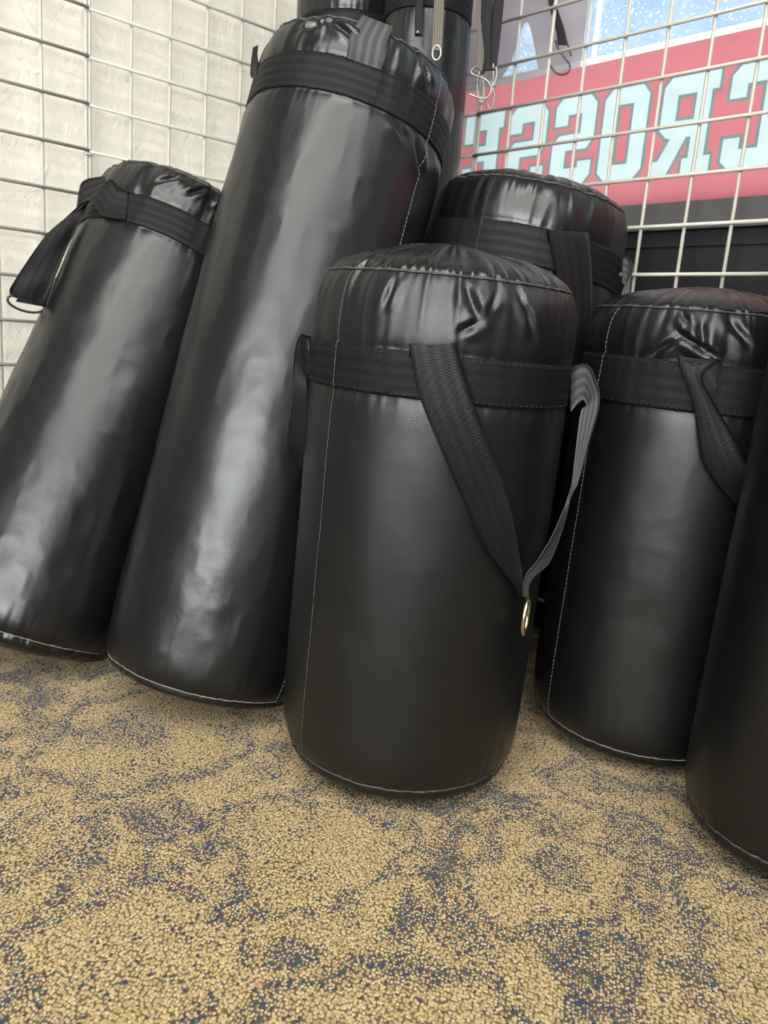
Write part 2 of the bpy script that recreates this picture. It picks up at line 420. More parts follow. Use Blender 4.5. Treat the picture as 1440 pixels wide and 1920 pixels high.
LET = [
 ([(-.081, 1.032), (-.081, 1.002), (-.092, 1.002), (-.092, .907), (-.081, .907), (-.081, .877), (-.183, .877), (-.183, .930), (-.155, .930), (-.155, .907), (-.124, .907), (-.124, .941), (-.149, .941), (-.149, .971), (-.124, .971), (-.124, 1.002), (-.155, 1.002), (-.155, .979), (-.183, .979), (-.183, 1.032)], None),
 ([(x-.063, z) for x, z in SP], None),
 ([(x+.045, z) for x, z in SP], None),
 ([(.166, 1.032), (.225, 1.032), (.240, 1.015), (.240, .892), (.226, .877), (.167, .877), (.152, .892), (.152, 1.016)], [(.181, 1.004), (.211, 1.004), (.211, .903), (.181, .903)]),
 ([(.279, 1.032), (.364, 1.032), (.364, 1.004), (.353, 1.004), (.353, .902), (.365, .902), (.365, .877), (.316, .877), (.316, .901), (.326, .901), (.326, .935), (.318, .935), (.290, .877), (.259, .877), (.259, .900), (.271, .900), (.289, .934), (.280, .937), (.267, .950), (.267, 1.018)], [(.294, 1.003), (.327, 1.003), (.327, .962), (.294, .962)]),
 ([(.397, 1.032), (.461, 1.032), (.475, 1.018), (.475, .892), (.461, .877), (.396, .877), (.384, .888), (.384, .923), (.411, .923), (.411, .905), (.441, .905), (.441, 1.003), (.411, 1.003), (.411, .983), (.384, .983), (.384, 1.018)], None),
]
def inside(p, poly):
    c = False; n = len(poly); x, y = p
    for i in range(n):
        x1, y1 = poly[i]; x2, y2 = poly[(i+1) % n]
        if (y1 > y) != (y2 > y) and x < (x2-x1)*(y-y1)/(y2-y1)+x1: c = not c
    return c
OW = .0052
BU0, BU1, BZ0, BZ1 = max(cv+.01, -.42), 1.25, .8285, 1.083
polys = []; cls = []
for P_, H_ in LET:
    o_ = miter(P_, OW); h_ = miter(H_, -OW) if H_ else None
    polys += [P_, o_] + ([H_, h_] if H_ else [])
    cls.append((P_, H_, o_, h_))
vs = [(BU0, BZ0), (BU1, BZ0), (BU1, BZ1), (BU0, BZ1)]; es = [(0, 1), (1, 2), (2, 3), (3, 0)]
for P_ in polys:
    b0 = len(vs); vs += [tuple(p) for p in P_]; es += [(b0+i, b0+(i+1) % len(P_)) for i in range(len(P_))]
res = geometry.delaunay_2d_cdt([Vector(v) for v in vs], es, [], 0, 1e-5)
V2, F2 = res[0], res[2]
bucket = {'sheet': []}
for f in F2:
    c = sum((V2[i] for i in f), Vector((0, 0)))/3; key = 'sheet'
    for n_, (P_, H_, o_, h_) in enumerate(cls):
        if inside(c, P_) and not (H_ and inside(c, H_)): key = ('w', n_); break
        if inside(c, o_) and not (h_ and inside(c, h_)): key = ('o', n_); break
    bucket.setdefault(key, []).append(f)
def submesh(name, fs, d, thick=.0006):
    idx = sorted({i for f in fs for i in f}); mp = {k: i for i, k in enumerate(idx)}
    bm = bmesh.new(); bv = [bm.verts.new(PR(V2[k][0], d, V2[k][1])) for k in idx]
    for f in fs: bm.faces.new([bv[mp[i]] for i in f])
    me = bpy.data.meshes.new(name); bm.to_mesh(me); bm.free(); return me
ban = empty('window_banner', PR(.4, .094, .83))
tag(ban, 'red banner on the window with big white block letters reading backwards', 'banner')
child('banner_sheet', submesh('banner_sheet', bucket['sheet'], .0832), M['banner_red'], ban)
child('banner_hem', box_mesh('banner_hem', PR(BU0, .0828, 1.083), dR*(BU1-BU0), nR*.0008, UP*.0105), M['banner_edge'], ban)
for n_ in range(len(LET)):
    lw = child('letter', submesh('letter', bucket[('w', n_)], .0832), M['banner_white'], ban)
    lo = child('letter_outline', submesh('letter_outline', bucket[('o', n_)], .0832), M['banner_outline'], lw)
    lo.location = (0, 0, 0)

# mauve sheet on the glass with an arched opening
out = [(cv+.01, 1.0832), (cv+.01, 2.2), (.089, 2.2), (.089, 1.0832)]
arch = [(-.098, 1.097), (-.086, 1.110), (-.076, 1.126), (-.069, 1.150), (-.062, 1.176), (-.054, 1.187), (-.047, 1.187), (-.040, 1.176), (-.032, 1.158), (-.024, 1.137), (-.014, 1.108), (-.009, 1.097)]
vs = out+arch; es = [(i, (i+1) % 4) for i in range(4)]+[(4+i, 4+(i+1) % len(arch)) for i in range(len(arch))]
res = geometry.delaunay_2d_cdt([Vector(v) for v in vs], es, [], 0, 1e-5)
V2, F2 = res[0], res[2]
keep = [f for f in F2 if not inside(sum((V2[i] for i in f), Vector((0, 0)))/3, arch)]
ps = link('window_poster', submesh('window_poster', keep, .0832), M['poster'])
sm = ps.modifiers.new('t', 'SOLIDIFY'); sm.thickness = .0005; sm.offset = -1
tag(ps, 'mauve translucent sheet with an arched gap on the window above the banner', 'poster')

# ------------------------------------------------------------------ wire grid panels
def grid_panel(PF, u0, cols, z0, rows, label, group='wire grid wall panels', first_col=0):
    root = empty('wire_grid_panel', PF(u0+cols*S/2, 0, max(z0, 0)))
    tag(root, label, 'grid panel', group)
    W = .0030
    Vv, Fv = [], []
    for i in range(cols+1):
        u = u0+i*S
        tube([PF(u, .0025, z0), PF(u, .0025, z0+rows*S)], W, 8, False, Vv, Fv)
    child('vertical_wires', mesh('vertical_wires', Vv, Fv), M['wire'], root)
    Vh, Fh = [], []
    for j in range(rows+1):
        z = z0+j*S
        tube([PF(u0-.0028, -.0025, z), PF(u0+cols*S+.0028, -.0025, z)], W, 8, False, Vh, Fh)
    child('horizontal_wires', mesh('horizontal_wires', Vh, Fh), M['wire'], root)
    return root
zl0 = zL-13*S; zl1 = zL+.964*S-14*S; zr0 = zR-14*S
grid_panel(PL, 1*S-8*S, 8, zl0, 24, 'ivory wire grid panel on the cream wall at the far left edge')
grid_panel(PL, 1.086*S, 7, zl1, 24, 'ivory wire grid panel on the cream wall behind the tall leaning bag')
grid_panel(PR, -1*S, 8, zr0, 24, 'ivory wire grid panel in front of the red lettered banner')
grid_panel(PR, 7.09*S, 8, zr0, 24, 'ivory wire grid panel at the right edge beyond the banner letters')
grid_panel(PR, -5.09*S, 4, zr0, 24, 'narrow ivory wire grid panel near the corner behind the hanging straps')
# clip tying the two left panels
V, Fc = [], []
uc = (1+1.043-1)*S
zc = zL-1.0*S-.0762*1.02
for dz in (0,):
    ring = [PL(uc+.0085*math.cos(a), .0025+.0055*math.sin(a), zL-2.08*S+.001*math.sin(a)) for a in np.linspace(0, 2*PI, 20, endpoint=False)]
    tube(ring, .0019, 8, True, V, Fc)
tag(link('wire_clip', mesh('wire_clip', V, Fc), M['wire']), 'small wire clip tying the two left grid panels together', 'clip')

# ------------------------------------------------------------------ ceiling lights behind the camera
M['diffuser'] = emit('light_diffuser', (1.0, .98, .94), LIGHTE)
def troffer(a, b, label):
    p = K - dL*a + dR*b
    root = empty('ceiling_light', (p.x, p.y, CEIL)); tag(root, label, 'light', 'recessed ceiling lights')
    child('light_frame', box_mesh('light_frame', p-dL*.62-dR*.32+UP*(CEIL-.03), dL*1.24, dR*.64, UP*.028, .004), M['frame_white'], root)
    child('diffuser', box_mesh('diffuser', p-dL*.585-dR*.285+UP*(CEIL-.036), dL*1.17, dR*.57, UP*.008, .002), M['diffuser'], root)

# ------------------------------------------------------------------ heavy bags
class Bag: pass
def make_frame(q, sag=1.0):
    bx, by, tx, ty, r, tb, t1, t2, tt = q
    B_ = Bag(); a = np.array([tx, ty, 1.]); a /= np.linalg.norm(a)
    B_.r, B_.tb, B_.t1, B_.t2, B_.tt = r, tb, t1, t2, tt
    B_.B = np.array([bx, by, r*math.hypot(tx, ty)*sag]); B_.a = a
    f = -np.array([bx, by, 0.]); f -= a*(f@a); f /= np.linalg.norm(f)
    B_.f = f; B_.rt = np.cross(a, f); B_.dents = []; B_.creases = []
    B_.seed = 0.; B_.top = .030; B_.puck = 1.; B_.fold = 1.
    return B_
def radial(b, ph, t):
    """radius of the stuffed cover at angle ph and height t"""
    r = b.r; x, y = np.cos(ph), np.sin(ph); s = b.seed
    dt = np.maximum(b.tt-t, 0); db = np.maximum(t-b.tb, 0)
    R = r*(1 - .085*np.exp(-dt/.016) - .055*np.exp(-db/.012))
    # slow lumps of the filling
    R = R + .0045*(vnoise(x*2+s, y*2, t*5+s)-.5) + .0016*(vnoise(x*5+s, y*5, t*14)-.5)*b.fold
    R = R + .0008*(ridge(x*6+s, y*6, t*26+s)-.5)*b.fold
    # pulled folds below the top seam and above the bottom seam
    n1 = ridge(x*9+s, y*9, t*5+3*s); n2 = ridge(x*22+s, y*22, t*9)
    n3 = vnoise(x*4.5+7+s, y*4.5, s)
    R = R - b.puck*(.0105*n3*(1-n1)*np.exp(-dt/.050) + .0034*(1-n2)*np.exp(-dt/.020))
    n4 = ridge(x*20-s, y*20, t*6)
    R = R - b.puck*(.0040*(1-n4)*vnoise(x*6, y*6+s, 2.)*np.exp(-db/.026))
    # the tape cinches the cover
    mid = (b.t1+b.t2)/2; hw = (b.t2-b.t1)/2
    e = np.maximum(np.abs(t-mid)-hw, 0)
    n5 = vnoise(x*26+s, y*26, s)
    R = R - .0022*np.exp(-e/.006) - .0022*(1-n5)*np.exp(-e/.010)*(e > 0)
    for (p0, t0, p1, t1, dep, wid) in b.creases:      # a crease from (p0,t0) to (p1,t1)
        ax, ay = math.radians(p0)*r, t0; bx, by = math.radians(p1)*r, t1
        pw = (ph+PI) % (2*PI)-PI
        X = pw*r-ax; Y = t-ay; L2 = (bx-ax)**2+(by-ay)**2
        k = np.clip((X*(bx-ax)+Y*(by-ay))/L2, 0, 1)
        d = np.sqrt((X-k*(bx-ax))**2+(Y-k*(by-ay))**2)
        side = np.sign(X*(by-ay)-Y*(bx-ax))
        R = R + dep*(np.exp(-((d-wid*.9)/wid)**2)*.9 - 1.25*np.exp(-(d/(wid*.55))**2))*np.sin(PI*np.clip(k, .04, .96))
    return R
def surf(b, ph, t, off=0., R=None):
    ph = np.asarray(ph, float); t = np.asarray(t, float)
    if R is None: R = radial(b, ph, t)
    R = R+off
    P = b.B + t[..., None]*b.a + (R*np.cos(ph))[..., None]*b.f + (R*np.sin(ph))[..., None]*b.rt
    return dent(b, P, off)
def dent(b, P, off=0.):
    for d in b.dents:
        if d[0] == 'plane':
            _, n, c = d                       # keep n.P <= c
            k = P@n-c+off*-1; P = P-np.maximum(P@n-c-0, 0)[..., None]*n
        else:
            _, o, grow = d
            w = P-o.B; h = w@o.a; rad = w-h[..., None]*o.a; L_ = np.linalg.norm(rad, axis=-1)
            need = np.maximum(o.r+grow+off-L_, 0)*((h > -.02) & (h < o.tt+.02))
            P = P+(rad/np.maximum(L_, 1e-6)[..., None])*need[..., None]
    z = P[..., 2]; P = P.copy(); P[..., 2] = np.where(z < .002, .002+.02*np.minimum(z, 0)*0, z)
    return P
NA = 360
def build_bag(b, name, label, vin, seam_phis, cap='vinyl_cap', group='black vinyl heavy bags', low_thread='thread', ring=False):
    loc = (float(b.B[0]), float(b.B[1]), 0.)
    root = empty(name, loc); tag(root, label, 'punching bag', group)
    ph = np.linspace(-PI, PI, NA, endpoint=False)
    # cover
    L_ = b.tt-b.tb
    ts = np.unique(np.concatenate([np.linspace(b.tb, b.tb+.06, 26), np.linspace(b.tb+.06, b.t1-.02, max(10, int((b.t1-b.tb)/.006))), np.linspace(b.t1-.02, b.tt, 50)]))
    P_, T_ = np.meshgrid(ph, ts); X = surf(b, P_, T_)
    uv = np.stack([P_*b.r, T_], -1).reshape(-1, 2)
    cov = child('cover', mesh('cover', X.reshape(-1, 3), gridfaces(len(ts), NA, True), uv), M[vin], root)
    # top cap (domed) and bottom cap
    def disc(nm, t0, sgn, h, mat):
        rr = np.cos(np.linspace(0, PI/2, 40))[:-1]; V = []; UV = []
        Rs = radial(b, ph, np.full(NA, t0))
        for k in rr:
            lift = sgn*h*(1-k**2)**(.62 if sgn > 0 else .26)
            wob = .0045*b.puck*(ridge(np.cos(ph)*11+b.seed, np.sin(ph)*11, k*.6+b.seed)-.6)*math.exp(-(1-k)/.28)*(1-k)*6
            wob2 = .006*b.puck*(vnoise(np.cos(ph)*k*3+b.seed, np.sin(ph)*k*3, b.seed)-.5)*(1-k**4)
            t = t0+lift+sgn*(wob+wob2)
            V.append(surf(b, ph, t, 0, Rs*k)); UV.append(np.stack([Rs*k*np.cos(ph), Rs*k*np.sin(ph)], -1))
        c = surf(b, np.array([0.]), np.array([t0+sgn*h]), 0, np.array([0.]))
        V = np.concatenate([np.array(V).reshape(-1, 3), c]); UV = np.concatenate([np.array(UV).reshape(-1, 2), [[0, 0]]])
        Fc = gridfaces(len(rr), NA, True); l = (len(rr)-1)*NA
        Fc += [(l+j, l+(j+1) % NA, len(V)-1) for j in range(NA)]
        if sgn < 0: Fc = [f[::-1] for f in Fc]
        return child(nm, mesh(nm, V, Fc, UV), M[mat], root)
    disc('top_panel', b.tt, 1, b.top, cap)
    disc('bottom_panel', b.tb, -1, b.tb*.9, vin)
    # tape band
    tv = np.linspace(b.t1, b.t2, 14); V = []; UV = []
    rim = .0019
    prof = [(b.t1, .0)] + [(t, rim) for t in tv] + [(b.t2, .0)]
    for i, (t, o_) in enumerate(prof):
        tw = t + .0012*(vnoise(np.cos(ph)*5+b.seed, np.sin(ph)*5, 1.)-.5)
        base = b.r*(1-.004)+.0045*(vnoise(np.cos(ph)*2+b.seed, np.sin(ph)*2, t*5+b.seed)-.5)
        Rr = np.maximum(radial(b, ph, tw), base-.0035)
        V.append(surf(b, ph, tw, o_, Rr)); UV.append(np.stack([ph*b.r, np.full(NA, (t-b.t1)/(b.t2-b.t1))], -1))
    band = child('webbing_band', mesh('webbing_band', np.array(V).reshape(-1, 3), gridfaces(len(prof), NA, True), np.array(UV).reshape(-1, 2)), M['web'], root)
    for t in (b.t1+.0035, b.t2-.0035):            # rows of stitches on the band
        V, Fc = [], []
        n = 130
        for k in range(n):
            pp = np.array([2*PI*k/n, 2*PI*(k+.30)/n]); pts = surf(b, pp, np.full(2, t), rim+.0005, np.maximum(radial(b, pp, np.full(2, t)), b.r*.996-.0035+.0045*(vnoise(np.cos(pp)*2+b.seed, np.sin(pp)*2, t*5+b.seed)-.5)))
            tube(pts, .00035, 4, False, V, Fc)
        s_ = child('band_stitching', mesh('band_stitching', V, Fc), M['thread_dark'], band); s_.location = (0, 0, 0)
    # round seams: a rolled edge and its thread
    pc = np.linspace(-PI, PI, 420, endpoint=False)
    for nm, t, mt in (('top_seam', b.tt, 'thread_dark'), ('bottom_seam', b.tb, low_thread)):
        jit = .0010*(vnoise(np.cos(pc)*40, np.sin(pc)*40, b.seed)-.5)
        rad_ = .0011+.0009*vnoise(np.cos(pc)*30+3, np.sin(pc)*30, b.seed)
        V, Fc = tube(surf(b, pc, t+jit, .0007), rad_ if mt == 'thread_dark' else rad_*.55, 6, True)
        child(nm, mesh(nm, V, Fc), M[mt], root)
    # side seam: stitches up the overlap of the cover
    for deg in seam_phis:
        V, Fc = [], []; p0 = math.radians(deg)
        tt_ = np.linspace(b.tb, b.tt, 160)
        wav = .0012*(vnoise(tt_*18, b.seed, 3.)-.5)/b.r
        inb = (tt_ > b.t1-.001) & (tt_ < b.t2+.001)
        tube(surf(b, p0+wav, tt_, np.where(inb, .0022, .0000)), .0005, 6, False, V, Fc)
        so = child('side_seam', mesh('side_seam', V, Fc), M['thread_dark'], root)
        V, Fc = [], []
        n = int(L_/.0062)
        for k in range(n):
            t0 = b.tb+L_*k/n; t_ = np.array([t0, t0+L_/n*.55]); ib = (t_ > b.t1) & (t_ < b.t2)
            w = .0012*(vnoise(t_*18, b.seed, 3.)-.5)/b.r
            tube(surf(b, p0+w, t_, np.where(ib, .0030, .0008)), .0004, 5, False, V, Fc)
        st = child('seam_stitching', mesh('seam_stitching', V, Fc), M[low_thread if low_thread != 'thread_light' else 'thread'], so); st.location = (0, 0, 0)
    return root
def ribbon(name, pairs, parent, mat='strap', thick=.0016, n=10, inset=0, bow=0.):
    A = catmull([p[0] for p in pairs], n); B_ = catmull([p[1] for p in pairs], n)
    m = 9; N = len(A); V = []; UV = []
    C = (A+B_)/2; s = np.concatenate([[0], np.cumsum(np.linalg.norm(np.diff(C, axis=0), axis=1))])
    T = np.gradient(C, axis=0); W = B_-A; Nn = np.cross(T, W); Nn /= np.linalg.norm(Nn, axis=1)[:, None]+1e-9
    for i in range(N):
        for j in range(m):
            k = j/(m-1); p = A[i]*(1-k)+B_[i]*k+Nn[i]*bow*math.sin(PI*k)
            V.append(p-Nn[i]*thick/2); UV.append((s[i], k))
    for i in range(N):
        for j in range(m):
            k = j/(m-1); p = A[i]*(1-k)+B_[i]*k+Nn[i]*bow*math.sin(PI*k)
            V.append(p+Nn[i]*thick/2); UV.append((s[i], k))
    F1 = gridfaces(N, m); o_ = N*m; Fc = [f[::-1] for f in F1]+[tuple(x+o_ for x in f) for f in F1]
    for i in range(N-1):
        Fc.append((i*m, (i+1)*m, o_+(i+1)*m, o_+i*m)); Fc.append((i*m+m-1, o_+i*m+m-1, o_+(i+1)*m+m-1, (i+1)*m+m-1))
    for j in range(m-1):
        Fc.append((j, o_+j, o_+j+1, j+1)); l = (N-1)*m; Fc.append((l+j, l+j+1, o_+l+j+1, o_+l+j))
    me = mesh(name, V, Fc, UV)
    return child(name, me, M[mat], parent) if parent is not None else link(name, me, M[mat])
def conform(b, pairs, offs):
    out = []
    for (p, q), o in zip(pairs, offs):
        row = []
        for x in (p, q):
            w = np.array(x)-b.B; t = w@b.a; row.append(surf(b, np.array([math.atan2(w@b.rt, w@b.f)]), np.array([t]), o)[0])
        out.append(tuple(row))
    return out
def dring(name, c, ax1, ax2, R1, R2, w, parent, mat):
    c, ax1, ax2 = np.array(c, float), np.array(ax1, float), np.array(ax2, float)
    ax1 /= np.linalg.norm(ax1); ax2 = ax2-ax1*(ax1@ax2); ax2 /= np.linalg.norm(ax2)
    P = [c+ax1*R1*math.cos(a)+ax2*R2*math.sin(a) for a in np.linspace(0, 2*PI, 48, endpoint=False)]
    V, Fc = tube(P, w, 10, True)
    return child(name, mesh(name, V, Fc), M[mat], parent)

bagC = make_frame((0.0411, 0.9921, 0.0273, -0.0171, 0.1598, 0.035, 0.4991, 0.5482, 0.6291)); bagC.seed = 1.3
bagE = make_frame((0.4053, 1.1206, 0.0189, -0.0171, 0.154, 0.032, 0.5004, 0.5602, 0.6231)); bagE.seed = 4.1
bagB = make_frame((-0.26, 1.1222, 0.1883, 0.1937, 0.1547, 0.026, 0.8558, 0.9053, 0.959), .5); bagB.seed = 7.7
bagA = make_frame((-0.5828, 1.1823, 0.2816, 0.3801, 0.1566, 0.033, 0.6784, 0.7274, 0.7897), .5); bagA.seed = 11.2
bagD = make_frame((0.1066, 1.3296, 0.1263, 0.030, 0.1588, 0.03, 0.6626, 0.7176, 0.7837)); bagD.seed = 15.9
bagF = make_frame((0.5316, 0.8477, 0.0232, 0.0001, 0.1401, 0.036, 0.61, 0.66, 0.74)); bagF.seed = 19.4
bagH = make_frame((-.138, 1.70, .0, .0, .106, .03, 1.085, 1.150, 1.24)); bagH.seed = 23.1
bagI = make_frame((.009, 1.56, .0, .0, .079, .03, 1.12, 1.17, 1.25)); bagI.seed = 27.3
for b_ in (bagH, bagI): b_.puck = .7; b_.fold = .8
for b_ in (bagC, bagE): b_.fold = .45
bagC.top = .040; bagE.top = .034; bagF.fold = .3; bagD.fold = .7
nLn, nRn = np.array(nL), np.array(nR)
pl = ('plane', nLn, float(nLn@np.array(oL))-.007); pr = ('plane', nRn, float(nRn@np.array(oR))-.007)
for b_ in (bagA, bagB, bagH): b_.dents.append(pl)
for b_ in (bagD, bagE, bagH, bagI, bagF): b_.dents.append(pr)
bagB.dents.append(('bag', bagC, .0025)); bagA.dents.append(('bag', bagB, .0025)); bagD.dents.append(('bag', bagC, .003))
bagF.dents.append(('bag', bagE, .0025)); bagI.dents.append(('bag', bagB, .003)); bagD.dents.append(('bag', bagI, .002)); bagH.dents.append(('bag', bagI, .002)); bagD.dents.append(('bag', bagE, .002))
bagC.creases = [(4, .624, 12, .585, .0055, .008), (12, .585, 4, .572, .004, .007), (26, .625, 36, .575, .005, .008), (18, .62, 15, .595, .003, .006), (-22, .625, -26, .585, .003, .007)]
bagE.creases = [(-2, .612, 2, .575, .004, .008), (-14, .598, 10, .566, .0055, .007), (-22, .562, -8, .592, .004, .007), (8, .62, 22, .585, .004, .008), (-12, .62, -6, .604, .004, .006)]
bagB.creases = [(-30, .952, -12, .930, .006, .008), (-46, .935, -26, .955, .004, .008), (25, .945, 33, .918, .005, .008), (30, .850, 44, .800, .005, .010), (14, .853, 26, .835, .003, .008)]
bagA.creases = [(-20, .785, -34, .752, .004, .007), (-4, .785, -16, .750, .004, .007), (12, .783, 2, .752, .004, .007), (26, .78, 20, .745, .005, .008)]
rC = build_bag(bagC, 'heavy_bag', 'short upright black heavy bag in the middle with two carry straps meeting at a ring', 'vinyl_twill', (-48.2, 130), low_thread='thread_dark')
rE = build_bag(bagE, 'heavy_bag', 'short upright black heavy bag with a scuffed cover, just right of the middle bag', 'vinyl_twill', (-50, 130), low_thread='thread_light')
rB = build_bag(bagB, 'heavy_bag', 'tallest leaning black heavy bag, behind and left of the middle bag', 'vinyl', (40, -140), low_thread='thread_light')
rA = build_bag(bagA, 'heavy_bag', 'leaning black heavy bag at the far left, against the cream wall grid', 'vinyl', (150,), low_thread='thread_light')
rD = build_bag(bagD, 'heavy_bag', 'black heavy bag standing behind the middle bag, under the red lettered banner', 'vinyl', (-28.5, 150), low_thread='thread_dark')
rF = build_bag(bagF, 'heavy_bag', 'nearest black heavy bag, cut off by the right edge of the photo', 'vinyl', (120,), low_thread='thread_dark')
rH = build_bag(bagH, 'heavy_bag', 'slim tall black heavy bag in the corner behind the top of the tallest leaning bag', 'vinyl', (100,))
rI = build_bag(bagI, 'heavy_bag', 'slim tall black heavy bag with bluish window reflections behind the hanging straps', 'vinyl', (100,))
M['strap_pale'] = webbing_material('pale_strap', (.07, .06, .05), .45)
def capP(b, deg, t, k):
    return surf(b, np.array([math.radians(deg)]), np.array([t+.004]), 0, np.array([b.r*k]))[0]
B1X = [(capP(bagB, -14, .966, .90), capP(bagB, 4, .966, .90)), (capP(bagB, -15, .976, .70), capP(bagB, 6, .976, .70)), (capP(bagB, -20, .983, .45), capP(bagB, 10, .983, .45))]
LIGHTS = [(a, b, 'recessed ceiling light behind the camera') for a, b in ((2.8, 1.5), (4.1, 1.5), (2.8, 2.8), (4.1, 2.8), (2.8, 4.1), (1.5, 1.5), (1.5, 2.8), (1.5, 4.1))]
SKY = [(.55, .6, .63), (.20, .38, .66), (1.5, 1.6, 1.65)]
SKYS = 1.0
EXPO = 0.54
SUNC = (26.0, 25.9, 25.4)
SUND = (.15, -.92, .35)
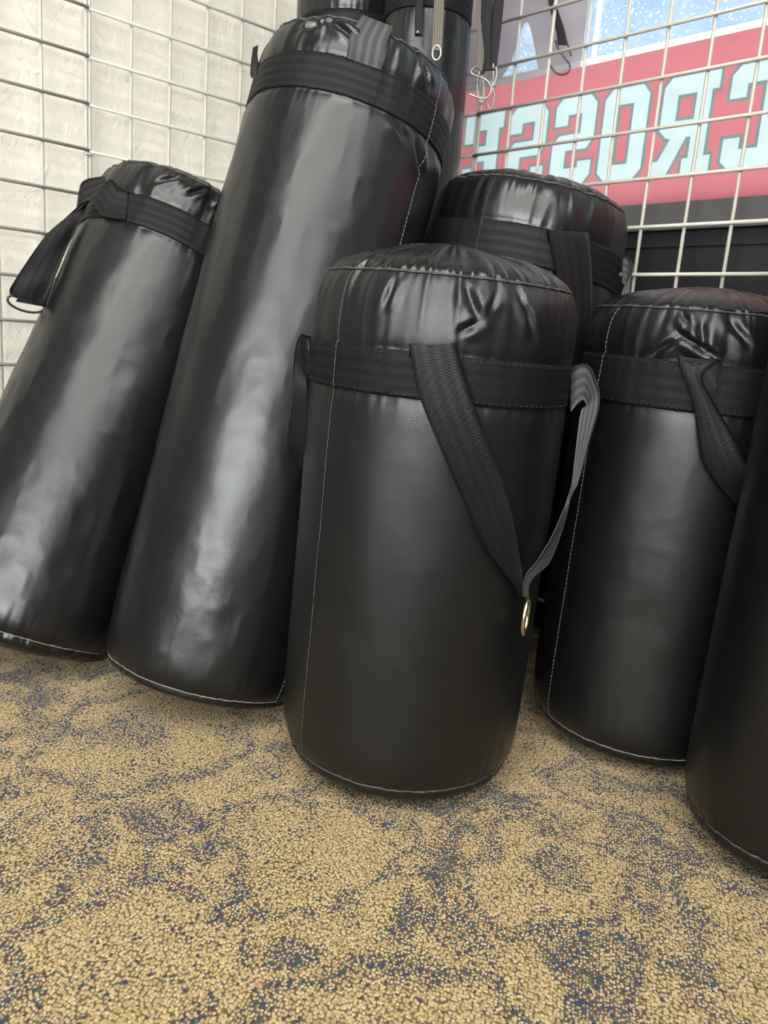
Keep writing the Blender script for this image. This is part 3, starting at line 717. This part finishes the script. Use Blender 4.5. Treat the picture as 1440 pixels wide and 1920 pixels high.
ST = {
'C1': [
   ((0.0134,0.8256,0.5465), (0.0623,0.8200,0.5525)),
   ((0.0125,0.8227,0.5568), (0.0611,0.8168,0.5621)),
   ((0.0132,0.8183,0.5537), (0.0617,0.8128,0.5590)),
   ((0.0269,0.8139,0.5077), (0.0762,0.8126,0.5225)),
   ((0.0497,0.8134,0.4630), (0.0983,0.8190,0.4751)),
   ((0.0751,0.8167,0.4167), (0.1229,0.8302,0.4268)),
   ((0.1098,0.8269,0.3547), (0.1419,0.8419,0.3802)),
   ((0.1361,0.8392,0.3216), (0.1578,0.8540,0.3291)),
   ((0.1551,0.8504,0.2996), (0.1639,0.8574,0.3070)),
   ((0.1639,0.8570,0.2847), (0.1705,0.8632,0.2838)),
],
'C2': [
   ((0.2145,0.9470,0.4942), (0.2072,0.9380,0.5458)),
   ((0.2194,0.9449,0.5024), (0.2150,0.9465,0.5499)),
   ((0.2267,0.9417,0.5095), (0.2264,0.9417,0.5509)),
   ((0.2294,0.9298,0.5012), (0.2353,0.9269,0.5323)),
   ((0.2210,0.9229,0.4955), (0.2392,0.9142,0.5076)),
   ((0.2187,0.9136,0.4436), (0.2309,0.9077,0.4598)),
   ((0.2177,0.9090,0.4143), (0.2248,0.9057,0.4167)),
   ((0.2147,0.9107,0.3912), (0.2188,0.9087,0.3952)),
   ((0.2000,0.8853,0.3616), (0.2145,0.9116,0.3584)),
   ((0.1823,0.8675,0.3316), (0.1996,0.8908,0.3220)),
   ((0.1684,0.8571,0.3151), (0.1789,0.8678,0.3089)),
   ((0.1651,0.8561,0.2999), (0.1726,0.8632,0.2982)),
   ((0.1670,0.8583,0.2865), (0.1749,0.8662,0.2825)),
],
'C3': [
   ((-0.1051,0.9651,0.5585), (-0.1004,0.9554,0.5153)),
   ((-0.1102,0.9637,0.5594), (-0.1054,0.9661,0.5145)),
   ((-0.1176,0.9717,0.5595), (-0.1119,0.9744,0.5202)),
   ((-0.1242,0.9753,0.5398), (-0.1109,0.9800,0.5135)),
   ((-0.1262,0.9812,0.4853), (-0.1046,0.9721,0.4876)),
   ((-0.1311,0.9912,0.4226), (-0.1014,0.9617,0.4267)),
   ((-0.1169,1.0163,0.3922), (-0.0989,0.9688,0.3922)),
],
'A1': [
   ((-0.4345,1.2704,0.7124), (-0.4373,1.2904,0.7562)),
   ((-0.4764,1.2830,0.7175), (-0.4540,1.2951,0.7613)),
   ((-0.5066,1.3094,0.7417), (-0.4697,1.3014,0.7731)),
   ((-0.5513,1.3137,0.7077), (-0.5115,1.3221,0.7402)),
   ((-0.5712,1.2936,0.6792), (-0.5207,1.3168,0.7160)),
   ((-0.5922,1.2693,0.6332), (-0.5421,1.3133,0.6691)),
   ((-0.6022,1.2574,0.6089), (-0.5535,1.2859,0.6147)),
   ((-0.6077,1.2505,0.5936), (-0.5661,1.2804,0.5847)),
   ((-0.6070,1.2520,0.5833), (-0.5690,1.2789,0.5745)),
],
'A2': [
   ((-0.4754,1.3033,0.7517), (-0.4897,1.3331,0.7841)),
   ((-0.5339,1.3660,0.7333), (-0.5370,1.3725,0.7817)),
   ((-0.5493,1.3778,0.7297), (-0.5509,1.3826,0.7642)),
   ((-0.5788,1.3874,0.7033), (-0.5650,1.3983,0.7101)),
   ((-0.6037,1.3191,0.6177), (-0.5712,1.3463,0.6393)),
   ((-0.6084,1.2721,0.5769), (-0.5578,1.2631,0.5721)),
],
'D1': [
   ((0.2061,1.2007,0.7178), (0.2647,1.2163,0.7218)),
   ((0.2023,1.1981,0.7327), (0.2616,1.2115,0.7367)),
   ((0.2048,1.1938,0.7243), (0.2646,1.2085,0.7268)),
   ((0.2164,1.1919,0.6901), (0.2759,1.2126,0.6905)),
   ((0.2273,1.1933,0.6550), (0.2852,1.2201,0.6456)),
   ((0.2381,1.1962,0.6102), (0.2921,1.2275,0.6072)),
   ((0.2511,1.2022,0.5486), (0.2960,1.2357,0.5431)),
],
'D2': [
   ((0.3549,1.3193,0.6812), (0.3521,1.3243,0.7228)),
   ((0.3615,1.3164,0.6773), (0.3601,1.3211,0.7206)),
   ((0.3630,1.3055,0.6808), (0.3650,1.3072,0.7057)),
   ((0.3547,1.2977,0.6755), (0.3625,1.2959,0.6882)),
   ((0.3460,1.2883,0.6521), (0.3591,1.2827,0.6496)),
   ((0.3305,1.2804,0.6194), (0.3503,1.2718,0.6125)),
],
'E1': [
   ((0.3874,0.9573,0.5164), (0.3858,0.9571,0.5526)),
   ((0.3624,0.9627,0.5314), (0.3859,0.9559,0.5678)),
   ((0.3390,0.9684,0.5696), (0.3842,0.9521,0.5690)),
   ((0.3428,0.9621,0.5554), (0.3675,0.9524,0.5476)),
   ((0.3579,0.9538,0.5227), (0.3829,0.9469,0.5187)),
   ((0.3726,0.9498,0.4746), (0.4071,0.9445,0.4876)),
   ((0.3814,0.9461,0.4477), (0.4286,0.9436,0.4537)),
   ((0.4015,0.9419,0.4223), (0.4449,0.9442,0.4293)),
   ((0.4265,0.9424,0.3996), (0.4676,0.9507,0.4032)),
],
'B1': [
   ((-0.0999,1.1317,0.8992), (-0.0526,1.1376,0.8900)),
   ((-0.0967,1.1343,0.9234), (-0.0480,1.1401,0.9132)),
   ((-0.0951,1.1365,0.9396), (-0.0464,1.1416,0.9287)),
   ((-0.0936,1.1416,0.9555), (-0.0437,1.1472,0.9481)),
],
'B2': [
   ((-0.2309,1.2212,0.9103), (-0.2330,1.2437,0.9381)),
   ((-0.2456,1.2558,0.9268), (-0.2386,1.2623,0.9580)),
   ((-0.2475,1.2743,0.9685), (-0.2404,1.2780,0.9738)),
],
'S1': [
   ((-0.0186,1.4598,1.1515), (-0.0027,1.4601,1.1528)),
   ((-0.0149,1.4523,1.1170), (-0.0008,1.4525,1.1181)),
   ((-0.0111,1.4394,1.0581), (0.0021,1.4397,1.0591)),
],
'S2': [
   ((0.0141,1.3705,1.1175), (0.0299,1.3708,1.1187)),
   ((0.0159,1.3634,1.0850), (0.0317,1.3637,1.0862)),
   ((0.0173,1.3527,1.0361), (0.0339,1.3530,1.0374)),
   ((0.0178,1.3469,1.0092), (0.0346,1.3464,1.0072)),
],
'S3': [
   ((0.0807,1.4166,1.1409), (0.0901,1.4167,1.1416)),
   ((0.0842,1.4093,1.1074), (0.0919,1.4094,1.1080)),
   ((0.0901,1.4001,1.0657), (0.0960,1.3984,1.0577)),
   ((0.0928,1.3858,1.0001), (0.1035,1.3847,0.9950)),
],
'S4': [
   ((0.0910,1.4729,1.1645), (0.1133,1.4733,1.1662)),
   ((0.0938,1.4653,1.1296), (0.1152,1.4656,1.1312)),
   ((0.1000,1.4558,1.0862), (0.1158,1.4542,1.0786)),
   ((0.1079,1.4464,1.0430), (0.1196,1.4437,1.0307)),
   ((0.1074,1.4402,1.0149), (0.1280,1.4406,1.0164)),
],
'S5': [
   ((0.1160,1.4958,1.1755), (0.1341,1.4961,1.1769)),
   ((0.1179,1.4880,1.1400), (0.1360,1.4883,1.1414)),
   ((0.1165,1.4744,1.0776), (0.1346,1.4747,1.0790)),
   ((0.1211,1.4667,1.0423), (0.1327,1.4649,1.0343)),
   ((0.1231,1.4638,1.0291), (0.1315,1.4634,1.0271)),
],
'S6': [
   ((0.2193,1.5965,1.2149), (0.2329,1.5967,1.2159)),
   ((0.2255,1.5904,1.1868), (0.2371,1.5906,1.1877)),
   ((0.2345,1.5843,1.1590), (0.2467,1.5855,1.1647)),
   ((0.2445,1.5782,1.1313), (0.2586,1.5795,1.1371)),
   ((0.2492,1.5733,1.1088), (0.2666,1.5736,1.1101)),
],
'hook1': [(0.1005,1.4208,1.0196), (0.0867,1.4172,1.0030), (0.1132,1.4150,0.9929), (0.1223,1.4119,0.9789), (0.1188,1.4092,0.9666), (0.1121,1.4083,0.9626), (0.1004,1.4087,0.9643), (0.0860,1.4096,0.9684)],
'hook2': [(0.1022,1.4292,1.0110), (0.0990,1.4257,0.9951), (0.1016,1.4210,0.9736), (0.1091,1.4175,0.9576), (0.1126,1.4202,0.9701), (0.1094,1.4240,0.9872), (0.1045,1.4277,1.0043)],
'hook3': [(0.1179,1.4289,0.9630), (0.1258,1.4267,0.9531), (0.1306,1.4308,0.9719), (0.1267,1.4342,0.9874), (0.1221,1.4370,1.0002)],
'hook4': [(0.1264,1.4648,1.0338), (0.1271,1.4629,1.0250), (0.1293,1.4567,0.9966), (0.1332,1.4611,1.0165), (0.1312,1.4639,1.0297)],
'hook6': [(0.2438,1.5749,1.1160), (0.2508,1.5717,1.1013), (0.2626,1.5686,1.0870), (0.2734,1.5658,1.0745), (0.2724,1.5631,1.0621), (0.2622,1.5619,1.0565), (0.2503,1.5623,1.0585), (0.2419,1.5641,1.0664), (0.2353,1.5660,1.0754)],
'hook7': [(0.2628,1.5760,1.1212), (0.2689,1.5728,1.1065), (0.2750,1.5694,1.0908)],
'ringC': [(0.1392,0.7084,0.3354), (0.1417,0.7015,0.3039)],
}

def sp(k): return ST[k]
ribbon('carry_strap', sp('C1'), rC, 'strap', bow=-.002)
s = ribbon('carry_strap', sp('C2'), rC, 'strap_grey', thick=.0014); s['label'] = 'grey inner side of the folded strap'
ribbon('carry_strap', sp('C3'), rC, 'strap')
d_ = dring('d_ring', (.1715, .8520, .2640), (.0, .05, -1), (.30, .87, 0.), .0200, .0150, .0027, rC, 'brass'); d_['label'] = 'worn brass ring'
ribbon('carry_strap', sp('A2'), rA, 'strap')
ribbon('carry_strap', sp('A1'), rA, 'strap', bow=.003)
dring('d_ring', (-.589, 1.2650, .5745), (.0409, .0279, -.0091), (.0, .1, -1), .0270, .012, .0020, rA, 'dark_steel')
ribbon('carry_strap', conform(bagD, sp('D1'), (.003, .005, .009, .008, .006, .006, .006)), rD, 'strap')
ribbon('carry_strap', sp('D2'), rD, 'strap_grey')
ribbon('carry_strap', sp('E1'), rE, 'strap', bow=-.003)
ribbon('carry_strap', conform(bagB, sp('B1')[1:], (.003, .005, .005))+B1X, rB, 'strap_grey')  # lighter grey webbing paints in the sheen on this flap
ribbon('carry_strap', sp('B2'), rB, 'strap')
def hang(name, key, label, mat, group, up=.16):
    P_ = [(np.array(a), np.array(b)) for a, b in sp(key)]
    a, b = P_[0]; P_ = [(a+np.array([0, .004, up]), b+np.array([0, .004, up]))]+P_
    c = (P_[0][0]+P_[0][1])/2
    root = empty(name, tuple(map(float, c))); tag(root, label, 'strap', group)
    ribbon('webbing', P_, root, mat, thick=.0022)
    # wire peg carrying the strap, hooked on the right grid
    dist = float(nRn@(np.array(oR)-c)); z_ = np.array([0, 0, -.004])
    end = c+nRn*dist; tip = c-nRn*.015*np.sign(dist)
    V, Fc = tube([tip+z_+[0, 0, .018], tip+z_, c+z_, end+z_], .0026, 8); child('peg', mesh('peg', V, Fc), M['steel'], root)
    return root
def wire(root, keys, mat='steel', r=.0021):
    for k in keys:
        V, Fc = tube(catmull(ST[k], 6), r, 8); child('metal_hook', mesh('metal_hook', V, Fc), M[mat], root)
G = 'straps hanging above the bags'
h1 = hang('hanging_strap', 'S1', 'black riveted hanging strap over the left of the tallest bag top', 'strap', G)
V, Fc = tube([(-.0060, 1.4385, 1.0640), (-.0060, 1.4355, 1.0640)], .0035, 12); child('rivet', mesh('rivet', V, Fc), M['steel'], h1)
h2 = hang('hanging_strap', 'S2', 'pale worn hanging strap with a steel ring, just above the tallest bag top', 'strap_pale', G)
dring('ring', (.0262, 1.3465, 1.0050), (0, .1, 1), (1, 0, 0), .011, .0065, .0018, h2, 'steel')
h3 = hang('hanging_strap', 'S3', 'narrow pale strap hanging at the left of the bundle by the banner', 'strap_pale', G)
h4 = hang('hanging_strap', 'S4', 'wide black strap hanging in the middle of the bundle by the banner', 'strap', G); wire(h4, ['hook1', 'hook2'], r=.0016)
h5 = hang('hanging_strap', 'S5', 'wide black strap hanging at the right of the bundle by the banner', 'strap', G); wire(h5, ['hook3'], r=.0012); wire(h5, ['hook4'])
h6 = hang('hanging_strap', 'S6', 'single black strap with an open wire hook in front of the mauve sheet', 'strap', G); wire(h6, ['hook6', 'hook7'], 'dark_steel', .0017)

# ------------------------------------------------------------------ lights, world, camera
for a, b, n in LIGHTS: troffer(a, b, n)
w = bpy.data.worlds.new('sky'); SC.world = w; w.use_nodes = True
nt = w.node_tree; bg = nt.nodes['Background']
tc = nd(nt, 'ShaderNodeTexCoord'); sx = nd(nt, 'ShaderNodeSeparateXYZ'); nt.links.new(tc.outputs['Generated'], sx.inputs[0])
c = ramp(nt, sx.outputs[2], [(0, SKY[0]), (.45, SKY[1]), (1, SKY[2])])
# brighter towards the low sun behind the shop front
sv = nd(nt, 'ShaderNodeVectorMath', operation='DOT_PRODUCT'); nt.links.new(tc.outputs['Generated'], sv.inputs[0]); sv.inputs[1].default_value = SUND
lobe = mth(nt, 'POWER', mth(nt, 'MAXIMUM', sv.outputs['Value'], 0.), 1.6)
ad = nd(nt, 'ShaderNodeVectorMath', operation='MULTIPLY_ADD'); ad.inputs[0].default_value = SUNC
cl = nd(nt, 'ShaderNodeCombineXYZ'); [nt.links.new(lobe, cl.inputs[i]) for i in range(3)]
nt.links.new(cl.outputs[0], ad.inputs[1]); nt.links.new(c, ad.inputs[2]); nt.links.new(ad.outputs[0], bg.inputs[0]); bg.inputs[1].default_value = SKYS
cam = bpy.data.cameras.new('camera'); co = bpy.data.objects.new('camera', cam); COL.objects.link(co)
P_, R_ = math.radians(12.32), math.radians(4.46)
fw = Vector((0, math.cos(P_), -math.sin(P_))); up = Vector((0, math.sin(P_), math.cos(P_))); rt = Vector((1, 0, 0))
r2 = rt*math.cos(R_)+up*math.sin(R_); u2 = up*math.cos(R_)-rt*math.sin(R_)
m = Matrix((r2, u2, -fw)).transposed().to_4x4(); m.translation = (0, 0, CAMH); co.matrix_world = m
cam.sensor_fit = 'VERTICAL'; cam.sensor_height = 36; cam.lens = 1463.7*36/1920
cam.clip_start = .02; cam.clip_end = 100
cam.dof.use_dof = True; cam.dof.focus_distance = .86; cam.dof.aperture_fstop = 6.0
SC.camera = co
vs_ = SC.view_settings; vs_.view_transform = 'Standard'; vs_.look = 'None'; vs_.gamma = 1; vs_.exposure = EXPO
try: vs_.use_curve_mapping = False
except Exception: pass
